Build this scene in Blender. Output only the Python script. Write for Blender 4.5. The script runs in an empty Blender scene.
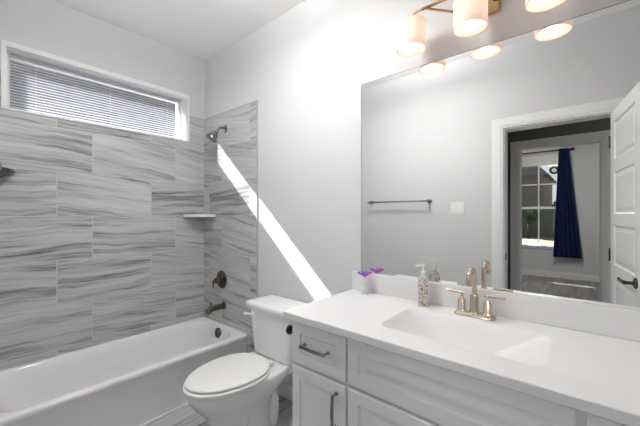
import bpy, bmesh, math, random
from mathutils import Vector, Matrix, Euler
S = bpy.context.scene
C = S.collection
PI = math.pi
random.seed(4)

# ------------------------------------------------------------------ camera, sky, sun, lights
cam_data = bpy.data.cameras.new('camera')
cam = bpy.data.objects.new('camera', cam_data); C.objects.link(cam)
cam.location = (0, -1.55, 1.30)
cam.rotation_euler = (PI / 2, 0, math.radians(40.4))
cam_data.sensor_width = 36; cam_data.lens = 315 / 640 * 36
cam_data.shift_y = 1 / 640
cam_data.clip_start = 0.01; cam_data.clip_end = 300
S.camera = cam

S.view_settings.view_transform = 'Standard'
S.view_settings.look = 'None'
S.view_settings.gamma = 1
S.view_settings.use_curve_mapping = False
S.view_settings.exposure = 0.09
S.cycles.max_bounces = 14
S.cycles.diffuse_bounces = 8
S.cycles.glossy_bounces = 6
S.cycles.transparent_max_bounces = 12
S.cycles.sample_clamp_indirect = 6
S.cycles.use_denoising = True

SUN = Vector((1, .75, -.895)).normalized()
world = bpy.data.worlds.new('world'); S.world = world; world.use_nodes = True
wn = world.node_tree
sky = wn.nodes.new('ShaderNodeTexSky'); sky.sky_type = 'NISHITA'; sky.sun_disc = False
sky.sun_elevation = math.radians(34.4); sky.sun_rotation = math.atan2(-SUN.x, -SUN.y)
sky.air_density = 1.0; sky.dust_density = 1.5
tcw = wn.nodes.new('ShaderNodeTexCoord'); cl = wn.nodes.new('ShaderNodeTexNoise'); cl.inputs['Scale'].default_value = 3.2; cl.inputs['Detail'].default_value = 6
wn.links.new(tcw.outputs['Generated'], cl.inputs['Vector'])
cr = wn.nodes.new('ShaderNodeValToRGB'); cr.color_ramp.elements[0].position = .36; cr.color_ramp.elements[1].position = .62
cr.color_ramp.elements[0].color = (.35, .35, .35, 1); cr.color_ramp.elements[1].color = (.9, .9, .9, 1)
wn.links.new(cl.outputs[0], cr.inputs[0])
cm = wn.nodes.new('ShaderNodeMix'); cm.data_type = 'RGBA'; wn.links.new(cr.outputs[0], cm.inputs[0]); wn.links.new(sky.outputs[0], cm.inputs[6])
cm.inputs[7].default_value = (4.6, 4.7, 5.1, 1)
wn.links.new(cm.outputs[2], wn.nodes['Background'].inputs[0])
wn.nodes['Background'].inputs[1].default_value = 0.16

def light(name, kind, loc, energy, color=(1, 1, 1), rot=None, **kw):
    d = bpy.data.lights.new(name, kind); d.energy = energy; d.color = color
    for k, v in kw.items(): setattr(d, k, v)
    o = bpy.data.objects.new(name, d); C.objects.link(o); o.location = loc
    if rot is not None: o.rotation_euler = rot
    return o
sun = light('sun', 'SUN', (-8, -6, 8), 30.0, (1, .985, .96), angle=math.radians(.7))
sun.rotation_euler = SUN.to_track_quat('-Z', 'Y').to_euler()
FILL_BOWL, BULB, FILL_BED, FILL_UP = 60.0, 6.5, 56.0, 70.0      # strengths: added bathroom bowl fill, vanity bulbs, added bedroom dome fill, bowl's upward disc

# ------------------------------------------------------------------ materials
def mat(name, color, rough=.5, metal=0, **kw):
    m = bpy.data.materials.new(name); m.use_nodes = True
    b = m.node_tree.nodes['Principled BSDF']
    b.inputs['Base Color'].default_value = (*color, 1)
    b.inputs['Roughness'].default_value = rough
    b.inputs['Metallic'].default_value = metal
    for k, v in kw.items(): b.inputs[k].default_value = v
    return m
def N(m, t, **kw):
    n = m.node_tree.nodes.new(t)
    for k, v in kw.items(): setattr(n, k, v)
    return n
def L(m, a, b): m.node_tree.links.new(a, b)
def math_node(m, op, a, b=None, c=None):
    n = N(m, 'ShaderNodeMath', operation=op)
    for i, v in enumerate((a, b, c)):
        if v is None: continue
        if isinstance(v, (int, float)): n.inputs[i].default_value = v
        else: L(m, v, n.inputs[i])
    return n.outputs[0]
def ramp(m, fac, stops):
    r = N(m, 'ShaderNodeValToRGB'); L(m, fac, r.inputs[0])
    e = r.color_ramp.elements
    while len(e) < len(stops): e.new(.5)
    for i, (p, c) in enumerate(stops):
        e[i].position = p; e[i].color = (*c, 1) if len(c) == 3 else c
    return r.outputs[0]
def g(v): return (v, v, v)

def paint(name, color, rough=.6, bump=.02, scale=220):
    m = mat(name, color, rough)
    b = m.node_tree.nodes['Principled BSDF']
    tc = N(m, 'ShaderNodeTexCoord'); no = N(m, 'ShaderNodeTexNoise'); no.inputs['Scale'].default_value = scale
    L(m, tc.outputs['Object'], no.inputs['Vector'])
    bp = N(m, 'ShaderNodeBump'); bp.inputs['Strength'].default_value = bump; bp.inputs['Distance'].default_value = .002
    L(m, no.outputs[0], bp.inputs['Height']); L(m, bp.outputs[0], b.inputs['Normal'])
    return m

def stone_tile(name, axis, u0, z0, w=.603, h=.3, offset=1/3, lo=.125, hi=.49, rough=.35, vertical='Z', mortar=.003, grout=.52):
    """streaky grey stone tiles; axis = world axis that runs along the wall"""
    m = mat(name, (.5, .5, .5), rough)
    b = m.node_tree.nodes['Principled BSDF']
    ge = N(m, 'ShaderNodeNewGeometry'); sp = N(m, 'ShaderNodeSeparateXYZ'); L(m, ge.outputs['Position'], sp.inputs[0])
    u = math_node(m, 'SUBTRACT', sp.outputs[axis], u0); v = math_node(m, 'SUBTRACT', sp.outputs[vertical], z0)
    cv = N(m, 'ShaderNodeCombineXYZ'); L(m, u, cv.inputs[0]); L(m, v, cv.inputs[1])
    br = N(m, 'ShaderNodeTexBrick'); br.offset = offset; br.offset_frequency = 2; br.squash = 1
    L(m, cv.outputs[0], br.inputs['Vector'])
    br.inputs['Color1'].default_value = (0, 0, 0, 1); br.inputs['Color2'].default_value = (1, 1, 1, 1)
    br.inputs['Mortar'].default_value = (.5, .5, .5, 1)
    br.inputs['Scale'].default_value = 1; br.inputs['Mortar Size'].default_value = mortar
    br.inputs['Mortar Smooth'].default_value = .1; br.inputs['Bias'].default_value = 0
    br.inputs['Brick Width'].default_value = w; br.inputs['Row Height'].default_value = h
    rnd = N(m, 'ShaderNodeSeparateColor'); L(m, br.outputs['Color'], rnd.inputs[0]); rnd = rnd.outputs[0]
    # large warp so that the veins bend, slope differing per tile
    warp = N(m, 'ShaderNodeTexNoise', noise_dimensions='3D'); warp.inputs['Scale'].default_value = 4; warp.inputs['Detail'].default_value = 5
    off = math_node(m, 'MULTIPLY', rnd, 37.0)
    cw = N(m, 'ShaderNodeCombineXYZ'); L(m, u, cw.inputs[0]); L(m, v, cw.inputs[1]); L(m, off, cw.inputs[2]); L(m, cw.outputs[0], warp.inputs['Vector'])
    slope = math_node(m, 'MULTIPLY_ADD', rnd, .30, -.10)
    sh = math_node(m, 'MULTIPLY', u, slope)
    v2 = math_node(m, 'ADD', v, sh)
    v2 = math_node(m, 'MULTIPLY_ADD', warp.outputs[0], .055, v2)
    def streak(su, sv, detail, seed):
        c = N(m, 'ShaderNodeCombineXYZ')
        L(m, math_node(m, 'MULTIPLY', u, su), c.inputs[0]); L(m, math_node(m, 'MULTIPLY', v2, sv), c.inputs[1])
        L(m, math_node(m, 'ADD', off, seed), c.inputs[2])
        n = N(m, 'ShaderNodeTexNoise'); n.inputs['Scale'].default_value = 1; n.inputs['Detail'].default_value = detail
        n.inputs['Roughness'].default_value = .62
        L(m, c.outputs[0], n.inputs['Vector']); return n.outputs[0]
    a = streak(1.1, 19, 6, 0); f = streak(2.6, 75, 5, 11.3)
    mixv = math_node(m, 'MULTIPLY_ADD', f, .42, math_node(m, 'MULTIPLY', a, .58))
    low = streak(.5, 3.2, 2, 23.1)
    mixv = math_node(m, 'ADD', mixv, math_node(m, 'MULTIPLY_ADD', low, .30, -.15))
    col = ramp(m, mixv, [(.34, (lo * .7, lo * .7, lo * .72)), (.42, g(lo + (hi - lo) * .45)), (.49, g(hi * .92)), (.64, (hi * 1.2, hi * 1.2, hi * 1.21))])
    mx = N(m, 'ShaderNodeMix', data_type='RGBA'); L(m, br.outputs['Fac'], mx.inputs[0]); L(m, col, mx.inputs[6])
    mx.inputs[7].default_value = (grout, grout, grout, 1)
    L(m, mx.outputs[2], b.inputs['Base Color'])
    rr = math_node(m, 'MULTIPLY_ADD', br.outputs['Fac'], .5, rough); L(m, rr, b.inputs['Roughness'])
    bp = N(m, 'ShaderNodeBump'); bp.inputs['Strength'].default_value = .5; bp.inputs['Distance'].default_value = .002; bp.invert = True
    L(m, br.outputs['Fac'], bp.inputs['Height']); L(m, bp.outputs[0], b.inputs['Normal'])
    return m

M = {}
M['wall'] = paint('wall_paint', (.645, .645, .65))
M['ceiling'] = paint('ceiling_paint', (.92, .92, .92), .8)
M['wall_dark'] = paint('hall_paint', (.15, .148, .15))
M['trim'] = mat('trim_paint', (.82, .82, .82), .35)
M['tile_left'] = stone_tile('stone_tile_left', 'Y', -.277 - .603 * 4, 2.185 - .3 * 11)
M['tile_back'] = stone_tile('stone_tile_back', 'X', -2.44 - .603 * 4, 2.185 - .3 * 11)
M['tile_edge'] = mat('tile_edge', (.42, .42, .43), .4)
M['floor'] = stone_tile('floor_tile', 'Y', 0.1, 0.05, w=.9, h=.2, vertical='X', lo=.12, hi=.45, grout=.4, rough=.4)
M['porcelain'] = mat('white_porcelain', (.84, .84, .84), .08, **{'Coat Weight': .3})
M['acrylic'] = mat('white_tub_acrylic', (.80, .80, .80), .12)
M['quartz'] = mat('white_cultured_marble', (.77, .77, .77), .35)
M['cab'] = mat('painted_cabinet', (.84, .845, .85), .4)
M['cab_in'] = mat('cabinet_inside', (.30, .30, .31), .7)
M['nickel'] = mat('champagne_nickel', (.58, .485, .395), .2, 1)
M['gold'] = mat('aged_brass', (.50, .33, .16), .26, 1)
M['bronze'] = mat('dark_bronze', (.13, .12, .11), .22, 1, **{'Specular IOR Level': .6})
M['pewter'] = mat('dark_pewter', (.30, .295, .28), .25, 1)
M['gunmetal'] = mat('gunmetal', (.26, .26, .265), .25, 1)
M['steel'] = mat('brushed_steel', (.32, .32, .32), .3, 1)
M['mirror'] = mat('mirror_silver', (.93, .94, .935), 0.0, 1)
M['dark'] = mat('dark_edge', (.12, .12, .12), .5)
M['plastic'] = mat('white_plastic', (.84, .84, .83), .3)
M['rubber'] = mat('black_plastic', (.02, .02, .02), .35)
M['siding'] = paint('neighbour_siding', (.13, .12, .12), .8)
M['shingle'] = paint('roof_shingle', (.12, .125, .14), .9, .2, 20)
M['fence'] = paint('fence_board', (.075, .085, .075), .8)
M['leaf'] = paint('leaf', (.05, .09, .035), .7)
M['bark'] = paint('bark', (.09, .07, .05), .9)

def make_glass(name, tint, gl=.07):
    m = bpy.data.materials.new(name); m.use_nodes = True; t = m.node_tree; t.nodes.remove(t.nodes['Principled BSDF'])
    tr = t.nodes.new('ShaderNodeBsdfTransparent'); tr.inputs[0].default_value = (*tint, 1)
    gs = t.nodes.new('ShaderNodeBsdfGlossy'); gs.inputs['Roughness'].default_value = .02
    mx = t.nodes.new('ShaderNodeMixShader'); mx.inputs[0].default_value = gl
    t.links.new(tr.outputs[0], mx.inputs[1]); t.links.new(gs.outputs[0], mx.inputs[2])
    t.links.new(mx.outputs[0], t.nodes['Material Output'].inputs[0]); return m
M['glass'] = make_glass('window_glass', (.97, .98, .98))
M['clear'] = make_glass('clear_ornament_glass', (.93, .95, .95), .18)

def make_translucent(name, color, amount, rough=.5):
    m = bpy.data.materials.new(name); m.use_nodes = True; t = m.node_tree
    b = t.nodes['Principled BSDF']; b.inputs['Base Color'].default_value = (*color, 1); b.inputs['Roughness'].default_value = rough
    tr = t.nodes.new('ShaderNodeBsdfTranslucent'); tr.inputs[0].default_value = (*color, 1)
    mx = t.nodes.new('ShaderNodeMixShader'); mx.inputs[0].default_value = amount
    t.links.new(b.outputs[0], mx.inputs[1]); t.links.new(tr.outputs[0], mx.inputs[2])
    t.links.new(mx.outputs[0], t.nodes['Material Output'].inputs[0]); return m
M['slat'] = make_translucent('blind_slat', (.70, .70, .76), .26)
M['shade'] = make_translucent('frosted_shade', (.97, .865, .80), .5, .3)

def emitter(name, color, strength):
    m = bpy.data.materials.new(name); m.use_nodes = True; t = m.node_tree; t.nodes.remove(t.nodes['Principled BSDF'])
    e = t.nodes.new('ShaderNodeEmission'); e.inputs[0].default_value = (*color, 1); e.inputs[1].default_value = strength
    t.links.new(e.outputs[0], t.nodes['Material Output'].inputs[0]); return m
M['bulb'] = emitter('lit_bulb', (1, .93, .85), BULB)
M['diffuser'] = emitter('lit_diffuser', (1, .985, .97), FILL_BOWL)
M['uplight'] = emitter('lit_upward_disc', (1, .985, .97), FILL_UP)
M['diffuser_bedroom'] = emitter('lit_bedroom_diffuser', (1, .985, .97), FILL_BED)

def wood_floor():
    m = mat('dark_wood_floor', (.1, .09, .085), .35)
    b = m.node_tree.nodes['Principled BSDF']
    ge = N(m, 'ShaderNodeNewGeometry'); mp = N(m, 'ShaderNodeMapping'); mp.inputs['Scale'].default_value = (12, .8, 1)
    L(m, ge.outputs['Position'], mp.inputs[0])
    no = N(m, 'ShaderNodeTexNoise'); no.inputs['Scale'].default_value = 1.5; no.inputs['Detail'].default_value = 5
    L(m, mp.outputs[0], no.inputs['Vector'])
    L(m, ramp(m, no.outputs[0], [(.3, (.12, .115, .11)), (.7, (.30, .285, .27))]), b.inputs['Base Color']); return m
M['wood'] = wood_floor()

def grass_mat():
    m = mat('dry_lawn', (.4, .33, .16), .9)
    b = m.node_tree.nodes['Principled BSDF']
    no = N(m, 'ShaderNodeTexNoise'); no.inputs['Scale'].default_value = .9; no.inputs['Detail'].default_value = 6
    ge = N(m, 'ShaderNodeNewGeometry'); L(m, ge.outputs['Position'], no.inputs['Vector'])
    L(m, ramp(m, no.outputs[0], [(.35, (.11, .10, .045)), (.65, (.28, .22, .12))]), b.inputs['Base Color']); return m
M['lawn'] = grass_mat()

def curtain_mat():
    m = make_translucent('navy_curtain', (.011, .030, .115), .4, .8)
    t = m.node_tree; ge = N(m, 'ShaderNodeNewGeometry'); wv = N(m, 'ShaderNodeTexNoise'); wv.inputs['Scale'].default_value = 300
    L(m, ge.outputs['Position'], wv.inputs['Vector'])
    bp = N(m, 'ShaderNodeBump'); bp.inputs['Strength'].default_value = .1; L(m, wv.outputs[0], bp.inputs['Height'])
    L(m, bp.outputs[0], t.nodes['Principled BSDF'].inputs['Normal']); return m
M['curtain'] = curtain_mat()

def mosaic():
    m = mat('spotted_mosaic', (.6, .5, .45), .25)
    b = m.node_tree.nodes['Principled BSDF']
    ge = N(m, 'ShaderNodeNewGeometry'); vo = N(m, 'ShaderNodeTexVoronoi', feature='DISTANCE_TO_EDGE'); vo.inputs['Scale'].default_value = 190
    vc = N(m, 'ShaderNodeTexVoronoi'); vc.inputs['Scale'].default_value = 190
    L(m, ge.outputs['Position'], vo.inputs['Vector']); L(m, ge.outputs['Position'], vc.inputs['Vector'])
    sc = N(m, 'ShaderNodeSeparateColor'); L(m, vc.outputs['Color'], sc.inputs[0])
    c1 = ramp(m, sc.outputs[0], [(0, (.05, .04, .035)), (.4, (.10, .07, .05)), (.45, (.50, .34, .24)), (.75, (.75, .62, .55))])
    mx = N(m, 'ShaderNodeMix', data_type='RGBA'); L(m, math_node(m, 'LESS_THAN', vo.outputs[0], .09), mx.inputs[0])
    L(m, c1, mx.inputs[6]); mx.inputs[7].default_value = (.72, .70, .66, 1); L(m, mx.outputs[2], b.inputs['Base Color']); return m
M['mosaic'] = mosaic()
for nm, c in (('petal_purple', (.16, .03, .42)), ('petal_pink', (.75, .05, .35)), ('petal_blue', (.03, .14, .55))):
    M[nm] = mat(nm, c, .3)

# ------------------------------------------------------------------ helpers
def tag(o, label=None, cat=None, group=None, kind=None):
    if label: o['label'] = label
    if cat: o['category'] = cat
    if group: o['group'] = group
    if kind: o['kind'] = kind
    return o
def empty(name, loc=(0, 0, 0), **kw):
    o = bpy.data.objects.new(name, None); C.objects.link(o); o.location = loc; o.empty_display_size = .1
    return tag(o, **kw)
def obj(name, bm, m, parent=None, smooth=False, bevel=0, seg=2, sub=0, autosmooth=None):
    me = bpy.data.meshes.new(name)
    bmesh.ops.recalc_face_normals(bm, faces=bm.faces[:])
    bm.to_mesh(me); bm.free()
    for mm in (m if isinstance(m, list) else [m]): me.materials.append(mm)
    if smooth:
        for p in me.polygons: p.use_smooth = True
        if autosmooth: me.set_sharp_from_angle(angle=math.radians(autosmooth))
    o = bpy.data.objects.new(name, me); C.objects.link(o)
    if parent:
        o.parent = parent
        pw = Vector((0, 0, 0)); q = parent
        while q: pw += q.location; q = q.parent
        me.transform(Matrix.Translation(-pw))
    if bevel:
        b = o.modifiers.new('bevel', 'BEVEL'); b.width = bevel; b.segments = seg; b.limit_method = 'ANGLE'; b.angle_limit = math.radians(35)
    if sub:
        s = o.modifiers.new('sub', 'SUBSURF'); s.levels = sub; s.render_levels = sub
    return o
def box(bm, x0, x1, y0, y1, z0, z1, mi=0):
    v = [bm.verts.new(p) for p in ((x0, y0, z0), (x1, y0, z0), (x1, y1, z0), (x0, y1, z0), (x0, y0, z1), (x1, y0, z1), (x1, y1, z1), (x0, y1, z1))]
    for f in ((0, 3, 2, 1), (4, 5, 6, 7), (0, 1, 5, 4), (1, 2, 6, 5), (2, 3, 7, 6), (3, 0, 4, 7)):
        fc = bm.faces.new([v[i] for i in f]); fc.material_index = mi
    return bm
def B(*a): return box(bmesh.new(), *a)
def loft(bm, rings, cap0=True, cap1=True, mi=0):
    rs = [[bm.verts.new(p) for p in r] for r in rings]
    n = len(rs[0])
    for a, b in zip(rs, rs[1:]):
        for i in range(n):
            f = bm.faces.new((a[i], a[(i + 1) % n], b[(i + 1) % n], b[i])); f.material_index = mi
    if cap0: bm.faces.new(rs[0][::-1]).material_index = mi
    if cap1: bm.faces.new(rs[-1]).material_index = mi
    return bm
def circle(c, r, axis=Vector((0, 0, 1)), n=24, r2=None):
    axis = Vector(axis).normalized(); a = axis.orthogonal().normalized(); b = axis.cross(a)
    return [Vector(c) + a * (r * math.cos(2 * PI * i / n)) + b * ((r2 or r) * math.sin(2 * PI * i / n)) for i in range(n)]
def lathe(bm, c, prof, axis=(0, 0, 1), n=24, mi=0):
    """prof: (radius, height along axis)"""
    ax = Vector(axis).normalized()
    return loft(bm, [circle(Vector(c) + ax * h, max(r, 1e-4), ax, n) for r, h in prof], mi=mi)
def tube(bm, pts, r, n=12, mi=0):
    pts = [Vector(p) for p in pts]; rr = r if isinstance(r, (list, tuple)) else [r] * len(pts)
    t0 = (pts[1] - pts[0]).normalized(); a = t0.orthogonal().normalized(); rings = []
    for i, p in enumerate(pts):
        t = (pts[min(i + 1, len(pts) - 1)] - pts[max(i - 1, 0)]).normalized()
        a = (a - t * a.dot(t)).normalized(); b = t.cross(a)
        rings.append([p + a * (rr[i] * math.cos(2 * PI * k / n)) + b * (rr[i] * math.sin(2 * PI * k / n)) for k in range(n)])
    return loft(bm, rings, mi=mi)
def bez(ps, n=14):
    ps = [Vector(p) for p in ps]; out = []
    for i in range(n + 1):
        q = ps[:]; t = i / n
        while len(q) > 1: q = [q[k].lerp(q[k + 1], t) for k in range(len(q) - 1)]
        out.append(q[0])
    return out
def rrect(x0, x1, y0, y1, r, z, n=6):
    r = max(min(r, (x1 - x0) / 2 - 1e-4, (y1 - y0) / 2 - 1e-4), 1e-4); out = []
    for cx, cy, a0 in ((x1 - r, y1 - r, 0), (x0 + r, y1 - r, 90), (x0 + r, y0 + r, 180), (x1 - r, y0 + r, 270)):
        for k in range(n + 1):
            a = math.radians(a0 + 90 * k / n); out.append((cx + r * math.cos(a), cy + r * math.sin(a), z))
    return out
def struct(name, bm, m, **kw): return tag(obj(name, bm, m, **kw), kind='structure')

# ------------------------------------------------------------------ dimensions
XL, XR = -2.744, .345          # left (window) wall, right wall
YF = -1.535                     # door wall
ZC = 2.735                      # ceiling
T = .12
TL = .20                       # outer wall with the high window
WY0, WY1, WZ0, WZ1 = -1.325, -.178, 1.957, 2.335      # bathroom window opening
DX0, DX1, DZ = -.553, .145, 2.032                     # bathroom door opening
EX0, EX1 = -.59, .10                                   # bedroom door opening
YH0, YB = -2.60, -6.45                                 # hall far wall face, bedroom window wall face

# ------------------------------------------------------------------ structure
struct('floor', B(XL - T, XR + T, YF, T, -.1, 0), M['floor'])
struct('floor_hall', B(-3.2, 2.6, YB - T, YF, -.1, 0), M['wood'])
struct('ceiling', B(XL - T, XR + T, YF - T, T, ZC, ZC + .1), M['ceiling'])
struct('ceiling_hall', B(-3.2, 2.6, YB - T, YF - T, ZC, ZC + .1), M['ceiling'])
struct('wall_back', B(XL - T, XR + T, 0, T, 0, ZC), M['wall'])
bm = bmesh.new()
box(bm, XL - TL, XL, YF, 0, 0, WZ0); box(bm, XL - TL, XL, YF, 0, WZ1, ZC)
box(bm, XL - TL, XL, YF, WY0, WZ0, WZ1); box(bm, XL - TL, XL, WY1, 0, WZ0, WZ1)
struct('wall_left', bm, M['wall'])
struct('wall_right', B(XR, XR + T, YF, 0, 0, ZC), M['wall'])
bm = bmesh.new()
box(bm, XL - T, DX0, YF - T, YF, 0, ZC); box(bm, DX1, XR + T, YF - T, YF, 0, ZC); box(bm, DX0, DX1, YF - T, YF, DZ, ZC)
struct('wall_front', bm, M['wall'])
bm = bmesh.new()
box(bm, -3.2, EX0, YH0 - T, YH0, 0, ZC); box(bm, EX1, 2.6, YH0 - T, YH0, 0, ZC); box(bm, EX0, EX1, YH0 - T, YH0, 2.03, ZC)
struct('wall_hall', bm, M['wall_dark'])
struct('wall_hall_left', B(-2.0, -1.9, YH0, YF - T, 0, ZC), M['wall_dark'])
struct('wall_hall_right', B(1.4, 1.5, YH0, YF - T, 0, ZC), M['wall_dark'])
BX0, BX1, BZ0, BZ1 = -1.47, -.36, .63, 2.45            # bedroom window opening
bm = bmesh.new()
box(bm, -3.2, BX0, YB - T, YB, 0, ZC); box(bm, BX1, 2.6, YB - T, YB, 0, ZC)
box(bm, BX0, BX1, YB - T, YB, 0, BZ0); box(bm, BX0, BX1, YB - T, YB, BZ1, ZC)
struct('wall_bedroom', bm, M['wall'])
struct('wall_bedroom_left', B(-3.3, -3.2, YB - T, YH0, 0, ZC), M['wall'])
struct('wall_bedroom_right', B(2.6, 2.7, YB - T, YH0, 0, ZC), M['wall'])

# tile cladding
TT = .010
bm = bmesh.new()
box(bm, XL, XL + TT, YF, 0, 0, WZ0); box(bm, XL, XL + TT, YF, WY0, WZ0, 2.185); box(bm, XL, XL + TT, WY1, 0, WZ0, 2.185)
tag(obj('tile_cladding', bm, M['tile_left']), kind='structure')
tag(obj('tile_cladding', B(XL + TT, -1.958, -TT, 0, 0, 2.172), M['tile_back']), kind='structure')
bm = bmesh.new(); box(bm, -1.958, -1.948, -TT - .001, 0, 0, 2.185); box(bm, XL + TT, -1.958, -TT - .001, 0, 2.172, 2.185)
struct('trim_1', bm, M['tile_edge'], bevel=.002)

# baseboards
def baseboard(name, x0, x1, y0, y1): struct(name, B(x0, x1, y0, y1, 0, .095), M['trim'], bevel=.004)
baseboard('baseboard_back', -1.948, -1.04, -.014, 0)
baseboard('baseboard_front', -2.06, DX0 - .09, YF, YF + .014)
struct('baseboard_bedroom', B(-3.2, 2.6, YB, YB + .016, 0, .12), M['trim'], bevel=.004)
struct('baseboard_hall', B(-1.9, EX0 - .09, YH0, YH0 + .014, 0, .1), M['trim'], bevel=.004)

# bathroom window: casing, frame, pane
bm = bmesh.new(); c = .024; dpt = .010
for (y0, y1, z0, z1) in ((WY0 - c, WY1 + c, WZ1, WZ1 + .032), (WY0 - c, WY0, WZ0, WZ1), (WY1, WY1 + c, WZ0, WZ1), (WY0 - c, WY1 + c, WZ0 - .012, WZ0)):
    box(bm, XL, XL + TT + dpt, y0, y1, z0, z1)
# reveal lining
for (y0, y1, z0, z1) in ((WY0, WY1, WZ1 - .004, WZ1), (WY0, WY1, WZ0, WZ0 + .004), (WY0, WY0 + .004, WZ0, WZ1), (WY1 - .004, WY1, WZ0, WZ1)):
    box(bm, XL - TL, XL, y0, y1, z0, z1)
w1 = tag(obj('window_1', bm, M['trim'], bevel=.002), kind='structure')
bm = bmesh.new(); fw = .022; i = .004
for (y0, y1, z0, z1) in ((WY0 + i, WY1 - i, WZ1 - i - fw, WZ1 - i), (WY0 + i, WY1 - i, WZ0 + i, WZ0 + i + fw), (WY0 + i, WY0 + i + fw, WZ0 + i + fw, WZ1 - i - fw), (WY1 - i - fw, WY1 - i, WZ0 + i + fw, WZ1 - i - fw)):
    box(bm, XL - .112, XL - .084, y0, y1, z0, z1)
obj('window_frame', bm, M['plastic'], w1, bevel=.002)
obj('window_pane', B(XL - .100, XL - .096, WY0 + .026, WY1 - .026, WZ0 + .026, WZ1 - .026), M['glass'], w1)

# door casings
def casing(name, x0, x1, z, y, sgn, w=.086, wall_t=T):
    bm = bmesh.new(); d = .016 * sgn
    def ya(a, b): return (min(a, b), max(a, b))
    for k, (ins, dd) in enumerate(((0, d), (.018, d * 1.35), )):
        w_ = w - ins
        o = ins
        ys = ya(y, y + dd)
        box(bm, x0 - w, x0 - o, *ys, 0, z + w); box(bm, x1 + o, x1 + w, *ys, 0, z + w); box(bm, x0 - o, x1 + o, *ys, z + o, z + w)
    return bm
bm = casing('c', DX0, DX1, DZ, YF, 1)
jt = .012
box(bm, DX0, DX0 + jt, YF - T, YF, 0, DZ); box(bm, DX1 - jt, DX1, YF - T, YF, 0, DZ); box(bm, DX0 + jt, DX1 - jt, YF - T, YF, DZ - jt, DZ)
struct('trim_2', bm, M['trim'])
bm = casing('c', EX0, EX1, 2.03, YH0, 1, .08)
box(bm, EX0, EX0 + jt, YH0 - T, YH0, 0, 2.03); box(bm, EX1 - jt, EX1, YH0 - T, YH0, 0, 2.03); box(bm, EX0 + jt, EX1 - jt, YH0 - T, YH0, 2.03 - jt, 2.03)
struct('trim_3', bm, M['trim'])
sp = obj('strike_plate', B(DX0 + jt, DX0 + jt + .002, YF - .055, YF - .012, .90, .96), M['bronze'], bevel=.001)
tag(sp, 'small dark strike plate on the white doorway jamb seen in the mirror', 'strike plate')

# ------------------------------------------------------------------ the open door leaf (5 panels)
def door_leaf(W, H, th, panels, side=.095):
    bm = bmesh.new()
    def face(sy):
        y = sy * th / 2
        xs = [0, side, W - side, W]
        zs = [0]
        for a, b in panels: zs += [a, b]
        zs.append(H)
        def q(pts): bm.faces.new([bm.verts.new(p) for p in pts])
        q([(0, y, 0), (side, y, 0), (side, y, H), (0, y, H)]); q([(W - side, y, 0), (W, y, 0), (W, y, H), (W - side, y, H)])
        for k in range(0, len(zs), 2): q([(side, y, zs[k]), (W - side, y, zs[k]), (W - side, y, zs[k + 1]), (side, y, zs[k + 1])])
        for a, b in panels:
            def rr(i, dep): return [(side + i, y - sy * dep, a + i), (W - side - i, y - sy * dep, a + i), (W - side - i, y - sy * dep, b - i), (side + i, y - sy * dep, b - i)]
            rings = [rr(0, 0), rr(.009, .009), rr(.018, .009), rr(.040, .003)]
            loft(bm, rings, cap0=False, cap1=True)
    face(1); face(-1)
    for pts in ([(0, -1, 0), (0, 1, 0), (0, 1, H), (0, -1, H)], [(W, -1, 0), (W, 1, 0), (W, 1, H), (W, -1, H)], [(0, -1, H), (W, -1, H), (W, 1, H), (0, 1, H)], [(0, -1, 0), (W, -1, 0), (W, 1, 0), (0, 1, 0)]):
        bm.faces.new([bm.verts.new((p[0], p[1] * th / 2, p[2])) for p in pts])
    bmesh.ops.remove_doubles(bm, verts=bm.verts[:], dist=1e-5)
    return bm
PAN = [(.20, .49), (.57, .85), (.94, 1.21), (1.29, 1.575), (1.66, 1.92)]
WD = .66
dr = tag(obj('door_1', door_leaf(WD, 2.0, .035, PAN), M['trim']), kind='structure')
ang = math.atan2(1, .137)
dr.location = (DX1 - jt + .006, YF + .028, .012); dr.rotation_euler = (0, 0, ang)
def handle(side):
    bm = bmesh.new(); y = side * .0175; x = WD - .062; z = .905
    lathe(bm, (x, y, z), [(.031, 0), (.031, .006), (.026, .010), (.014, .013), (.010, .018), (.010, .045), (.012, .048)], (0, side, 0), 24)
    yy = y + side * .05
    tube(bm, bez([(x + .008, yy, z), (x - .03, yy, z + .006), (x - .07, yy + side * .004, z - .006), (x - .115, yy, z + .004)]), [.011] * 4 + [.009] * 7 + [.0075] * 4, 12)
    return bm
for s_ in (1, -1):
    h = obj('door_handle', handle(s_), M['bronze'], smooth=True, autosmooth=40); h.parent = dr
    h['label'] = 'dark bronze lever handle'
for z in (.2, 1.0, 1.8):
    bm = bmesh.new(); lathe(bm, (-.006, .0175 + .004, z - .045), [(.006, 0), (.006, .09)], n=10)
    h = obj('hinge', bm, M['bronze'], smooth=True, autosmooth=40); h.parent = dr

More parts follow.
